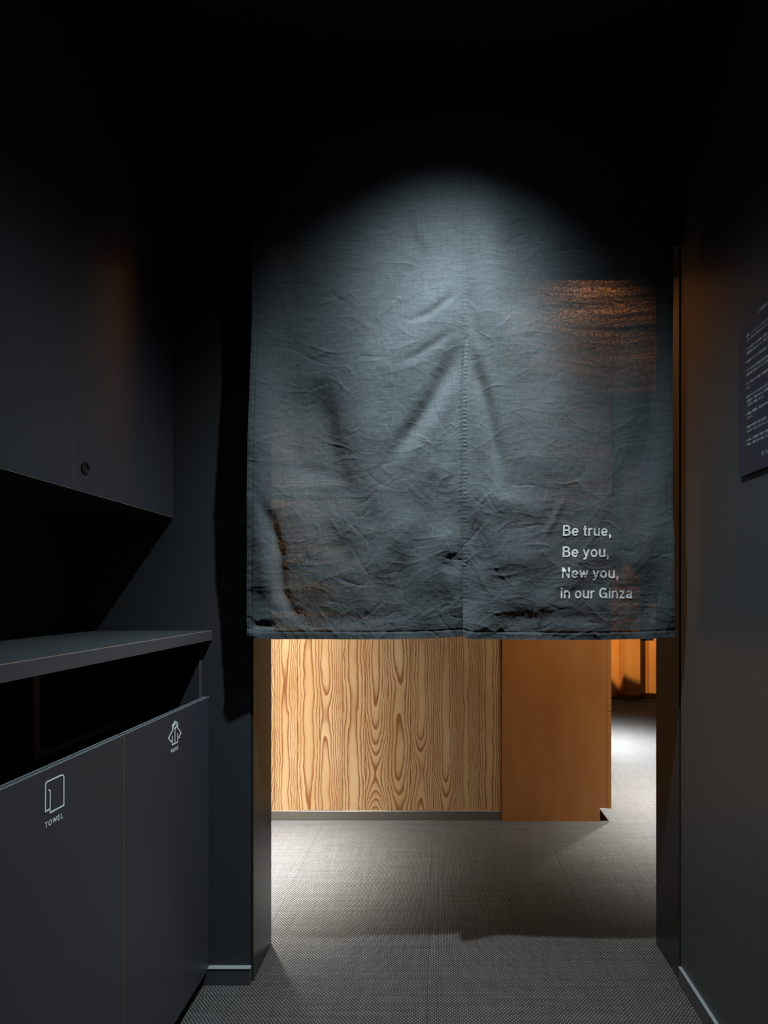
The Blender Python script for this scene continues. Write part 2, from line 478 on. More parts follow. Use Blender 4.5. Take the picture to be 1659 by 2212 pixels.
# ---- far cupboards
far1 = tag(empty('cupboard', (1.95, 5.42, 0)), 'narrow orange cupboard on a plinth at the far wall, half in light', 'cupboard')
xa, xb = 1.812, 1.975
boxes('door', M['farwood'], [(xa + 0.002, xb, 5.40, 5.42, 0.051, 2.3)], far1, 0.001)
boxes('side_panel', M['farwood'], [(xa, xa + 0.018, 5.421, 5.59, 0.0, 2.3)], far1, 0.001)
boxes('plinth', M['farwood'], [(xa + 0.019, xb - 0.01, 5.44, 5.46, 0.0, 0.05)], far1)
boxes('carcass', M['farwood'], [(xa + 0.019, xb - 0.002, 5.421, 5.59, 0.052, 2.29)], far1)
far2 = tag(empty('low_cabinet', (2.2, 5.53, 0)), 'low orange cabinet with a black gap above it, beside the dark jamb', 'cabinet')
boxes('door', M['farwood'], [(xb + 0.003, 2.50, 5.52, 5.54, 0.05, 0.575)], far2, 0.001)
boxes('plinth', M['farwood'], [(xb + 0.003, 2.50, 5.55, 5.565, 0.0, 0.049)], far2)
boxes('carcass', M['void'], [(xb + 0.003, 2.50, 5.541, 5.59, 0.051, 0.76)], far2)
boxes('side_panel', M['farwood'], [(2.150, 2.18, 5.50, 5.519, 0.05, 0.78)], far2)
dr = struct('door_1', M['farwood'], [(0.9, 1.806, 5.52, 5.56, 0.012, 2.2)], 0.001)
struct('trim_3', M['farwood'], [(1.808, 1.811, 5.50, 5.56, 0.0, 2.2)])

# ------------------------------------------------------------------ lamps (fixtures)


def fixture(loc, label, zc):
    o = tag(empty('ceiling_lamp', (loc[0], loc[1], zc)), label, 'lamp')
    bm = bmesh.new(); ring(bm, (loc[0], loc[1], zc - 0.003), 0.036, 0.048, 0.006); finish(bm, 'trim_ring', M['metal'], o)
    bm = bmesh.new(); cyl(bm, (loc[0], loc[1], zc - 0.0012), 0.030, 0.002); finish(bm, 'lens', M['lens'], o)


fixture(MAIN, 'small black round ceiling downlight in front of the curtain', ZC)
for (l, t, e, h, p, c), lab in zip(LAMPS, ('small round ceiling downlight by the plank wall', 'small round ceiling downlight above the cupboard corner', 'small round ceiling downlight beside the cupboard', 'small round ceiling downlight above the far corridor')):
    fixture(l, lab, 2.55)

# ------------------------------------------------------------------ ceiling hatch
hy = (ZC - HC) * F / (CY - 48)
hx1 = (527 - CX) / F * hy; hx0 = (108 - CX) / F * hy
ht = tag(empty('ceiling_hatch', (hx0, hy, ZC)), 'square black access hatch set in the ceiling above the wall cupboard', 'hatch')
boxes('panel', M['ceil'], [(hx0 + 0.008, hx1 - 0.008, hy - 0.44, hy - 0.008, ZC - 0.004, ZC - 0.0005)], ht)
boxes('frame', M['base'], [(hx0, hx1, hy - 0.006, hy, ZC - 0.006, ZC - 0.0002), (hx0, hx1, hy - 0.452, hy - 0.446, ZC - 0.006, ZC - 0.0002),
                           (hx0, hx0 + 0.006, hy - 0.446, hy - 0.006, ZC - 0.006, ZC - 0.0002), (hx1 - 0.006, hx1, hy - 0.446, hy - 0.006, ZC - 0.006, ZC - 0.0002)], ht)

# ------------------------------------------------------------------ text helper
def text_mesh(body, size, bold=0.0, spacing=1.0, extrude=0.0002, cjk=False, condense=1.0):
    c = bpy.data.curves.new('print', 'FONT')
    c.body = body; c.size = size; c.extrude = extrude; c.offset = bold; c.space_character = spacing
    c.resolution_u = 3 if cjk else 6
    o = bpy.data.objects.new('print', c); COL.objects.link(o)
    bpy.context.view_layer.update()
    dg = bpy.context.evaluated_depsgraph_get()
    me = bpy.data.meshes.new_from_object(o.evaluated_get(dg))
    bpy.data.objects.remove(o); bpy.data.curves.remove(c)
    me.materials.clear()
    return me


def mesh_bounds(me):
    n = len(me.vertices); a = np.empty(n * 3); me.vertices.foreach_get('co', a); a = a.reshape(-1, 3)
    return a.min(0), a.max(0)


def ell(cx, cy, rx, ry, a0, a1, n=14):
    return [(cx + rx * math.cos(math.radians(a0 + (a1 - a0) * t / n)), cy + ry * math.sin(math.radians(a0 + (a1 - a0) * t / n))) for t in range(n + 1)]


# sans-serif letters as centre lines; capital height 1, x-height 0.73
GL = {
    'B': (.66, [[(.09, 0), (.09, 1)], [(.09, .925), (.36, .925)] + ell(.37, .73, .18, .195, 90, -90) + [(.09, .535)], [(.09, .535), (.39, .535)] + ell(.39, .305, .21, .23, 90, -90) + [(.09, .075)]]),
    'e': (.58, [[(.10, .36), (.52, .36)], ell(.30, .365, .225, .295, 0, 322, 22)]),
    't': (.33, [[(.16, .93), (.16, .20)] + ell(.27, .19, .11, .12, 180, 270, 6) + [(.33, .07)], [(.01, .665), (.32, .665)]]),
    'r': (.36, [[(.08, 0), (.08, .73)]  , [(.08, .42), (.10, .54), (.17, .62), (.26, .655), (.37, .655)]]),
    'u': (.57, [[(.49, .73), (.49, 0)], [(.08, .73), (.08, .26)] + ell(.28, .26, .20, .19, 180, 330, 10) + [(.49, .30)]]),
    'y': (.54, [[(.05, .73), (.29, .06)], [(.50, .73), (.26, -.02), (.20, -.13), (.11, -.16), (.03, -.15)]]),
    'o': (.60, [ell(.30, .365, .225, .295, 0, 360, 24)]),
    ',': (.20, [[(.10, .16), (.10, .0)], [(.12, .04), (.11, -.08), (.05, -.19)]]),
    'N': (.70, [[(.09, 0), (.09, 1)], [(.61, 0), (.61, 1)], [(.10, .97), (.60, .03)]]),
    'w': (.76, [[(.05, .73), (.22, .04)], [(.22, .04), (.38, .69)], [(.38, .69), (.54, .04)], [(.54, .04), (.71, .73)]]),
    'i': (.16, [[(.08, 0), (.08, .73)], [(.08, .85), (.08, 1)]]),
    'n': (.57, [[(.08, 0), (.08, .73)], [(.08, .42)] + ell(.285, .45, .205, .205, 165, 0, 10) + [(.49, 0)]]),
    'G': (.76, [ell(.38, .5, .30, .43, 42, 330, 24) + [(.66, .34), (.67, .46)], [(.70, .46), (.41, .46)], [(.68, .46), (.68, 0)]]),
    'z': (.50, [[(.03, .665), (.46, .665)], [(.42, .66), (.09, .07)], [(.03, .07), (.48, .07)]]),
    'a': (.54, [[(.46, 0), (.46, .48)] + ell(.27, .50, .19, .165, 0, 165, 10), ell(.24, .205, .165, .145, 0, 360, 16)]),
    'T': (.62, [[(.0, .925), (.62, .925)], [(.31, .9), (.31, 0)]]),
    'O': (.78, [ell(.39, .5, .31, .43, 0, 360, 26)]),
    'W': (.96, [[(.05, 1), (.26, .04)], [(.26, .04), (.48, .96)], [(.48, .96), (.70, .04)], [(.70, .04), (.91, 1)]]),
    'E': (.58, [[(.08, 0), (.08, 1)], [(.08, .925), (.57, .925)], [(.08, .52), (.53, .52)], [(.08, .075), (.58, .075)]]),
    'L': (.54, [[(.08, 0), (.08, 1)], [(.08, .075), (.54, .075)]]),
    'A': (.70, [[(.04, 0), (.35, .97)], [(.35, .97), (.66, 0)], [(.16, .30), (.54, .30)]]),
    'R': (.66, [[(.08, 0), (.08, 1)], [(.08, .925), (.38, .925)] + ell(.38, .71, .19, .215, 90, -90) + [(.08, .495)], [(.40, .49), (.53, .36), (.58, 0)]]),
    'S': (.64, [[(.57, .70), (.52, .85), (.42, .92), (.30, .93), (.17, .89), (.10, .78), (.13, .66), (.24, .58), (.42, .52), (.54, .43), (.57, .28), (.50, .14), (.38, .075), (.26, .075), (.13, .13), (.07, .30)]]),
    'U': (.70, [[(.08, 1), (.08, .36)] + ell(.35, .36, .27, .29, 180, 360, 14) + [(.62, 1)]]),
    '9': (.58, [ell(.29, .66, .21, .27, 0, 360, 20), [(.50, .68), (.46, .30), (.28, .05), (.12, -.10)]]),
}


def strokes_mesh(body, width, cap, weight=.15, gap=.15, name='lettering'):
    """flat letters in the xy plane, ink box starting at x=0 on the baseline"""
    quads = []
    x = 0.0
    for ch in body:
        if ch == ' ': x += .30; continue
        wd, pls = GL[ch]
        for pl in pls:
            p = [pl[0]]
            for a, b in zip(pl[:-1], pl[1:]):
                n = max(1, int(math.dist(a, b) / .06))
                p += [(a[0] + (b[0] - a[0]) * t / n, a[1] + (b[1] - a[1]) * t / n) for t in range(1, n + 1)]
            closed = math.dist(p[0], p[-1]) < 1e-6
            if closed: p = p[:-1]
            N_ = len(p); L_ = []
            for i in range(N_):
                a = p[i - 1] if (i or closed) else p[i]; b = p[(i + 1) % N_] if (i < N_ - 1 or closed) else p[i]
                d1 = Vector((p[i][0] - a[0], p[i][1] - a[1])); d2 = Vector((b[0] - p[i][0], b[1] - p[i][1]))
                if d1.length < 1e-9: d1 = d2
                if d2.length < 1e-9: d2 = d1
                d1 = d1.normalized(); d2 = d2.normalized()
                nn = Vector((-d1.y - d2.y, d1.x + d2.x)).normalized(); k = weight / 2 / max(.5, nn.dot(Vector((-d1.y, d1.x))))
                L_.append(((p[i][0] + nn.x * k + x, p[i][1] + nn.y * k), (p[i][0] - nn.x * k + x, p[i][1] - nn.y * k)))
            for i in range(N_ if closed else N_ - 1):
                a, b = L_[i], L_[(i + 1) % N_]
                quads.append((a[0], a[1], b[1], b[0]))
        x += wd + gap
    V = np.array(quads).reshape(-1, 2)
    lo, hi = V.min(0), V.max(0)
    V = np.stack([(V[:, 0] - lo[0]) * width / (hi[0] - lo[0]), V[:, 1] * cap, V[:, 0] * 0], -1)
    me = bpy.data.meshes.new(name)
    me.from_pydata(V.tolist(), [], [tuple(range(4 * i, 4 * i + 4)) for i in range(len(quads))])
    return me


R_LEFT = Matrix(((0, 0, 1, 0), (1, 0, 0, 0), (0, 1, 0, 0), (0, 0, 0, 1)))       # text on a surface facing +x
R_RIGHT = Matrix(((0, 0, -1, 0), (-1, 0, 0, 0), (0, 1, 0, 0), (0, 0, 0, 1)))    # text on a surface facing -x


def stroke(bm, pts, wd, x, th=0.0005, closed=False):
    """flat ribbon with mitred corners along points (Y, z) on a plane x"""
    n = len(pts); P_ = [np.array(p, float) for p in pts]
    L, Rr = [], []
    for i in range(n):
        a = P_[i - 1] if (i > 0 or closed) else None
        b = P_[(i + 1) % n] if (i < n - 1 or closed) else None
        d1 = (P_[i] - a) / np.linalg.norm(P_[i] - a) if a is not None else None
        d2 = (b - P_[i]) / np.linalg.norm(b - P_[i]) if b is not None else None
        if d1 is None: d1 = d2
        if d2 is None: d2 = d1
        n1 = np.array((-d1[1], d1[0])); n2 = np.array((-d2[1], d2[0])); nn = n1 + n2
        nn /= max(np.linalg.norm(nn), 1e-6); s = wd / 2 / max(np.dot(nn, n1), 0.35)
        L.append(P_[i] + nn * s); Rr.append(P_[i] - nn * s)
    v = [[bm.verts.new((x + h, q[0], q[1])) for q in S] for h in (0, th) for S in (L, Rr)]
    m_ = n if closed else n - 1
    for i in range(m_):
        j = (i + 1) % n
        bm.faces.new((v[2][i], v[3][i], v[3][j], v[2][j]))
        bm.faces.new((v[0][i], v[2][i], v[2][j], v[0][j]))
        bm.faces.new((v[3][i], v[1][i], v[1][j], v[3][j]))


# ------------------------------------------------------------------ wall cupboard (upper left)
XC = -0.716
up = tag(empty('wall_cupboard', (XC - 0.14, 1.08, 1.254)), 'dark wall cupboard with two flat doors hanging above the counter', 'cupboard')
boxes('carcass', M['lam'], [(XL + 0.001, XC - 0.0195, 0.285, D - 0.001, 1.260, 1.935)], up)
for y0, y1 in ((0.285, 0.6785), (0.6815, 1.0795), (1.0825, D - 0.003)):
    dd = boxes('door', M['lam'], [(XC - 0.018, XC, y0, y1, 1.254, 1.935)], up, 0.0007)
    if y0 < 1.0: boxes('side_edge', M['edge'], [(XC - 0.0012, XC + 0.0002, y1, y1 + 0.0008, 1.256, 1.933)], dd)
    boxes('bottom_edge', M['edge'], [(XC - 0.0014, XC + 0.0001, y0, y1, 1.2532, 1.2540)], dd)
    if y0 > 1.0:
        bm = bmesh.new(); c = (XC + 0.0012, 1.1138, 1.3036)
        ring(bm, c, 0.0088, 0.0125, 0.0030, 'X'); cyl(bm, (XC + 0.0004, c[1], c[2]), 0.0088, 0.0012, 'X')
        box(bm, XC + 0.0009, XC + 0.0016, c[1] - 0.0009, c[1] + 0.0009, c[2] - 0.005, c[2] + 0.005)
        lk = finish(bm, 'lock', M['metal'], None, 0, False); lk.parent = dd
        lk['label'] = 'small black round lock'
sof = struct('wall_soffit', M['ceil'], [(XL, XC - 0.010, -1.6, D, 1.937, ZC)])

# ------------------------------------------------------------------ counter and bins (lower left)
XF = -0.614
ct = tag(empty('counter', (XF - 0.19, 0.9, 0.949)), 'slim dark counter shelf running along the left wall above the return bins', 'counter')
boxes('worktop', M['lam_top'], [(XL + 0.001, XF, 0.24, D - 0.001, 0.9235, 0.949)], ct, 0.0006)
boxes('lit_fascia', M['lit_fascia'], [(XF + 0.0004, XF + 0.0016, 0.24, D - 0.001, 0.9235, 0.9485)], ct)  # thin front strip, direct light put into its lighter colour
boxes('edge_band', M['edge'], [(XF - 0.0006, XF + 0.0014, 0.24, D - 0.001, 0.9478, 0.9496)], ct)

XB = -0.6195
unit = tag(empty('return_cabinet', (XB - 0.19, 0.9, 0.0)), 'dark return cabinet under the counter with doors marked TOWEL and WEAR', 'cabinet')
boxes('end_panel', M['lam'], [(XL + 0.001, -0.6375, D - 0.0195, D - 0.0015, 0.0, 0.9225)], unit, 0.0005)
boxes('end_panel_edge', M['edge_cool'], [(-0.6375, -0.6365, D - 0.0195, D - 0.0183, 0.76, 0.9225)], unit)
boxes('divider', M['lam'], [(XL + 0.001, -0.794, 1.077, 1.095, 0.735, 0.9225)], unit, 0.0005)
boxes('divider_lit_edge', M['edge'], [(-0.7938, -0.7925, 1.077, 1.095, 0.722, 0.9225)], unit)  # pale board colour stands in for light reflected onto this edge
boxes('rail_lit_edge', M['edge_cool'], [(-0.7938, -0.7925, 1.096, D - 0.02, 0.722, 0.734)], unit)  # lighter colour stands in for reflected light along the rail
boxes('rail', M['lam'], [(XL + 0.001, -0.794, 1.096, D - 0.02, 0.722, 0.734)], unit, 0.0005)
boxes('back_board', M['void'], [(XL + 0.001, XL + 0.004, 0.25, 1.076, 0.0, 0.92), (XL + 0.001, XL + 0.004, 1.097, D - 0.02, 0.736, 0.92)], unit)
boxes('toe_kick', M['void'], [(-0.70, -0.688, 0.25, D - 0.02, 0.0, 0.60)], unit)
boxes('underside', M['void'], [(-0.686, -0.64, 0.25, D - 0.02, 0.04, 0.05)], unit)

bins = []
for y0, y1, lab in ((1.0875, D - 0.004, 'dark flat door marked WEAR with a hooded jacket icon'),
                    (0.685, 1.0845, 'dark flat door marked TOWEL with a folded towel icon'),
                    (0.28, 0.682, 'plain dark door nearest the camera')):
    b = boxes('door', M['lam'], [(XB - 0.012, XB, y0, y1, 0.040, 0.7712)], unit, 0.0006)
    b['label'] = lab
    boxes('edge_strip', M['edge_cool'], [(XB - 0.0015, XB + 0.0003, y0, y1, 0.7706, 0.7722)], b)
    boxes('edge_strip', M['edge_cool'], [(XB - 0.0122, XB - 0.0108, y0, y1, 0.7706, 0.7722)], b)
    if y0 < 1.08 and y0 > 0.5: boxes('side_edge', M['edge'], [(XB - 0.0015, XB + 0.0002, y1, y1 + 0.0010, 0.04, 0.770)], b)
    bins.append(b)


def plane_pt(px, py, x=XB):
    Y = x * F / (px - CX)
    return (Y, HC - (py - CY) * Y / F)


# towel icon
def tq(cx, cy): return plane_pt(50 + cx / 11.85, 1640 + cy / 11.85)


bm = bmesh.new()


def arc(p0, p1, p2, n=8):
    p0, p1, p2 = map(np.array, (p0, p1, p2))
    return [tuple((1 - t) ** 2 * p0 + 2 * t * (1 - t) * p1 + t * t * p2) for t in np.linspace(0, 1, n)]


pA = tq(558, 1345)
left_top = arc(tq(562, 690), tq(565, 590), tq(650, 560))
right_top = arc(tq(960, 415), tq(1030, 385), tq(1033, 470))
main = [tq(680, 1275), pA] + left_top + right_top + [tq(1033, 1180), tq(680, 1375)] + [tq(683, 830)] + arc(tq(683, 830), tq(680, 765), tq(640, 805), 6)[1:]
stroke(bm, main, 0.0024, XB + 0.0002)
ti = finish(bm, 'towel_icon', M['white'], bins[1])
tm = strokes_mesh('TOWEL', 0.0420, 0.0090, .17, .19)
tm.transform(Matrix.Translation((XB + 0.0004, 0.8656, 0.6797)) @ R_LEFT)
link_mesh('towel_lettering', tm, M['white'], bins[1])


# jacket icon
def jq(cx, cy): return plane_pt(340 + cx / 18.44, 1530 + cy / 18.44)


bm = bmesh.new()
SW = 0.0027
X0 = XB + 0.0002
stroke(bm, [jq(625, 850), jq(590, 790), jq(575, 730), jq(690, 530), jq(720, 525), jq(805, 610), jq(815, 660), jq(770, 790)], SW, X0)
stroke(bm, [jq(693, 835), jq(622, 735), jq(690, 608), jq(712, 600), jq(765, 670)], SW * 0.9, X0, closed=True)
stroke(bm, [jq(612, 840), jq(435, 1205), jq(530, 1345), jq(583, 1235)], SW, X0)
stroke(bm, [jq(780, 750), jq(935, 965), jq(848, 1180), jq(798, 1110)], SW, X0)
stroke(bm, [jq(583, 1090), jq(583, 1460), jq(798, 1345), jq(798, 990)], SW, X0)
stroke(bm, [jq(693, 835), jq(690, 1400)], SW, X0)
finish(bm, 'jacket_icon', M['white'], bins[0])
tm = strokes_mesh('WEAR', 0.0365, 0.0088, .17, .13)
tm.transform(Matrix.Translation((XB + 0.0004, 1.2720, 0.6795)) @ R_LEFT)
link_mesh('wear_lettering', tm, M['white'], bins[0])

# ------------------------------------------------------------------ notice board on the right wall
XS = 0.6465
KS = 0.6465 / 0.6365
sg = tag(empty('notice_board', (XS, 1.05, 1.46)), 'dark blue notice with small white Japanese house rules on the right wall', 'sign')
boxes('board', M['sign'], [(XS, XS + 0.0035, 0.94, 1.1690 * KS, HC + (1.2945 - HC) * KS, HC + (1.6350 - HC) * KS)], sg, 0.0004)
boxes('mount', M['void'], [(XS + 0.0037, XR - 0.0002, 0.96, 1.16, 1.33, 1.60)], sg)


def sign_text(body, Y, z, size, mat, name, cjk=True, bold=0.0, w=1.0):
    Y *= KS; z = HC + (z - HC) * KS; size *= KS
    me = text_mesh(body, size, extrude=0.00005, cjk=cjk, bold=bold)
    me.transform(Matrix.Translation((XS - 0.0003, Y, z)) @ R_RIGHT @ Matrix.Diagonal((w, 1, 1, 1)))
    return me


lines = [
    (['眼鏡・コンタクト・アクセサリー・', '火傷・変形の危険があります。外し']),
    (['サウナ室内への新聞紙（新聞・雑', '精密機器の持ち込みは、禁止さ']),
    (['飲酒後のサウナの利用は禁止さ']),
    (['サウナ室および浴室は完全禁煙', '飲酒は固く禁止させていただき']),
    (['サウナ室および浴室での飲食等', 'ます。']),
    (['医師からサウナ浴を禁じられて', '心臓疾患・呼吸不全などの持病', 'ご利用をご遠慮ください。']),
    (['心臓病、腎臓病、高血圧等のお', 'ください。']),
    (['水風呂を利用する前には必ず、', '水をかけてから入るようにして']),
    (['その他、お客様のご迷惑・危険に', '行為は、指示に従い中止してくだ']),
]
bz = [1.580, 1.553, 1.5267, 1.5087, 1.4816, 1.454, 1.419, 1.3915, 1.3646]
bmt = bmesh.new()
for item, z in zip(lines, bz):
    for q, s in enumerate(item):
        me = sign_text(s, 1.1390, z - 0.0022 - 0.009 * q, 0.0060, None, '', w=0.90)
        bmt.from_mesh(me); bpy.data.meshes.remove(me)
    bmr = bmesh.new(); cyl(bmr, (XS - 0.0002, 1.1432 * KS, HC + (z - HC) * KS), 0.0013, 0.0004, 'X', 10); finish(bmr, 'bullet_dot', M['red'], sg)
me = sign_text('ご利用上の注意', 1.0985, 1.6075, 0.0088, None, '', w=0.97); bmt.from_mesh(me); bpy.data.meshes.remove(me)
finish(bmt, 'lettering', M['dimwhite'], sg)['label'] = 'small pale grey Japanese lettering'
me = strokes_mesh('9r SAUNA', 0.052 * KS, 0.0085 * KS, .085, .16)
me.transform(Matrix.Translation((XS - 0.0003, 1.0862 * KS, HC + (1.3205 - HC) * KS)) @ R_RIGHT)
link_mesh('shop_lettering', me, M['dimwhite'], sg)

# ------------------------------------------------------------------ curtain (noren)
YN = 1.4346
SN = F / YN            # pixels per metre at the curtain


def perlin(x, y, seed=0):
    rs = np.random.RandomState(seed)
    perm = rs.permutation(256); perm = np.concatenate([perm, perm])
    ang = rs.uniform(0, 2 * PI, 256); gx, gy = np.cos(ang), np.sin(ang)
    xi = np.floor(x).astype(int); yi = np.floor(y).astype(int); xf = x - xi; yf = y - yi
    u = xf * xf * xf * (xf * (xf * 6 - 15) + 10); v = yf * yf * yf * (yf * (yf * 6 - 15) + 10)

    def g(ix, iy, dx, dy):
        h = perm[(perm[ix & 255] + iy) & 255]; return gx[h] * dx + gy[h] * dy
    a = g(xi, yi, xf, yf); b = g(xi + 1, yi, xf - 1, yf); c = g(xi, yi + 1, xf, yf - 1); d = g(xi + 1, yi + 1, xf - 1, yf - 1)
    return (a + u * (b - a)) + v * ((c + u * (d - c)) - (a + u * (b - a)))


def seg_field(px, py, pts, w, tail=0.35):
    """gaussian ridge around a polyline (pixels), fading at both ends"""
    best = np.full(px.shape, 1e9); tt = np.zeros(px.shape)
    L = [0.0]
    for a, b in zip(pts[:-1], pts[1:]): L.append(L[-1] + math.dist(a, b))
    for i, (a, b) in enumerate(zip(pts[:-1], pts[1:])):
        ax, ay = a; dx, dy = b[0] - ax, b[1] - ay; l2 = dx * dx + dy * dy
        t = np.clip(((px - ax) * dx + (py - ay) * dy) / l2, 0, 1)
        d = np.hypot(px - ax - t * dx, py - ay - t * dy)
        m = d < best; best = np.where(m, d, best); tt = np.where(m, (L[i] + t * (L[i + 1] - L[i])) / L[-1], tt)
    fade = np.clip(tt / tail, 0, 1) * np.clip((1 - tt) / tail, 0, 1)
    fade = 0.15 + 0.85 * fade * fade * (3 - 2 * fade) if tail > 0 else 1.0
    return np.exp(-(best / w) ** 2) * fade


# soft folds: points in curtain-local units of 1/829 m, height in mm towards the viewer, half width
RIDGES_L = [
    ([(1000, 560), (930, 690), (870, 790), (820, 900)], 9, 55),
    ([(1003, 735), (970, 800), (925, 880), (880, 945), (830, 1020)], -14, 21),
    ([(960, 800), (900, 900), (850, 960)], 3, 16),
    ([(810, 700), (780, 860), (765, 1060)], 6, 42),
    ([(665, 780), (690, 900), (700, 1020)], -4, 38),
    ([(553, 1062), (585, 1125), (603, 1195), (606, 1275), (625, 1318), (670, 1350)], -9, 13),
    ([(548, 1100), (568, 1180), (575, 1250), (590, 1330)], 6, 22),
    ([(630, 1120), (660, 1230), (700, 1310)], 6, 38),
    ([(920, 1000), (985, 1030)], 4, 28),
    ([(880, 1090), (850, 1180), (800, 1260)], 5, 34),
    ([(985, 1120), (930, 1220), (900, 1320)], 6, 34),
    ([(990, 1195), (960, 1240)], -2.5, 18),
    ([(720, 1160), (760, 1240)], -4, 24),
    ([(560, 620), (600, 820), (620, 1000)], -4, 40),
    ([(880, 480), (910, 560), (870, 640)], -3, 14),
    ([(990, 640), (930, 690), (870, 710)], -3, 9),
    ([(985, 720), (900, 780), (850, 800)], -2.4, 9),
    ([(990, 840), (960, 960), (950, 1080)], -4, 18),
    ([(640, 1335), (760, 1340), (900, 1325)], -2.5, 17),
    ([(545, 1352), (600, 1352)], -6, 9),
]
RIDGES_R = [
    ([(1006, 725), (1026, 800), (1050, 880), (1075, 1000), (1085, 1060)], -13, 15),
    ([(1025, 440), (1050, 560), (1065, 680), (1130, 790), (1200, 850)], 8, 42),
    ([(1110, 430), (1118, 540), (1150, 640), (1210, 720)], -8, 40),
    ([(1010, 620), (1018, 700), (1045, 770)], -3, 11),
    ([(1160, 820), (1170, 950), (1180, 1080)], 6, 60),
    ([(1120, 900), (1125, 1020), (1110, 1120)], -3, 30),
    ([(1018, 1110), (1035, 1190), (1050, 1260)], -5, 20),
    ([(1020, 1080), (1100, 1090), (1200, 1100)], 5, 30),
    ([(1060, 1230), (1100, 1210), (1160, 1215)], 2, 24),
    ([(1060, 1300), (1200, 1310), (1370, 1300)], 3, 32),
    ([(1060, 1335), (1180, 1332), (1330, 1338)], -2.5, 17),
    ([(1225, 1060), (1180, 1150), (1165, 1180)], 1.5, 7),
    ([(1400, 900), (1395, 1050), (1385, 1180)], -6, 26),
    ([(1455, 1080), (1458, 1240), (1460, 1380)], 12, 22),
]


def edge_l(py): return np.interp(py, [240, 500, 700, 850, 1000, 1200, 1340, 1376], [552, 551, 549, 545, 540, 536, 533, 536])
def edge_r(py): return np.interp(py, [240, 600, 1100, 1250, 1330, 1380], [1453, 1449, 1449, 1451, 1457, 1463])
def seam(py): return np.interp(py, [240, 730, 800, 900, 1100, 1376], [1006, 1005, 1000, 998, 999, 1000])


def bottom(px, right):
    if right: return np.interp(px, [1000, 1012, 1030, 1200, 1300, 1400, 1463], [1375, 1379, 1381, 1382, 1382, 1380, 1376])
    return np.interp(px, [533, 545, 560, 600, 850, 940, 1000], [1372, 1376, 1379, 1381, 1381, 1379, 1375])


def make_creases(seed, x0, x1, n):
    rs = np.random.RandomState(seed); out = []
    for _ in range(n):
        cy = 1375 - 900 * rs.rand() ** 1.7; cx = rs.uniform(x0, x1)
        # pulled towards the top of the slit, more disorderly lower down
        base = math.atan2(cy - 735, cx - 1002)
        a = base + rs.normal(0, 0.45 + 0.8 * max(0, (cy - 850) / 500)) if rs.rand() < .6 else rs.normal(0, .5)
        ln = rs.uniform(14, 55)
        out.append((cx - ln * math.cos(a), cy - ln * math.sin(a), cx + ln * math.cos(a), cy + ln * math.sin(a), rs.choice((-1, 1, 1)) * rs.uniform(.35, 1.15), rs.uniform(2.2, 5)))
    return out


CREASE_L = make_creases(3, 545, 995, 210)
CREASE_R = make_creases(4, 1005, 1445, 210)


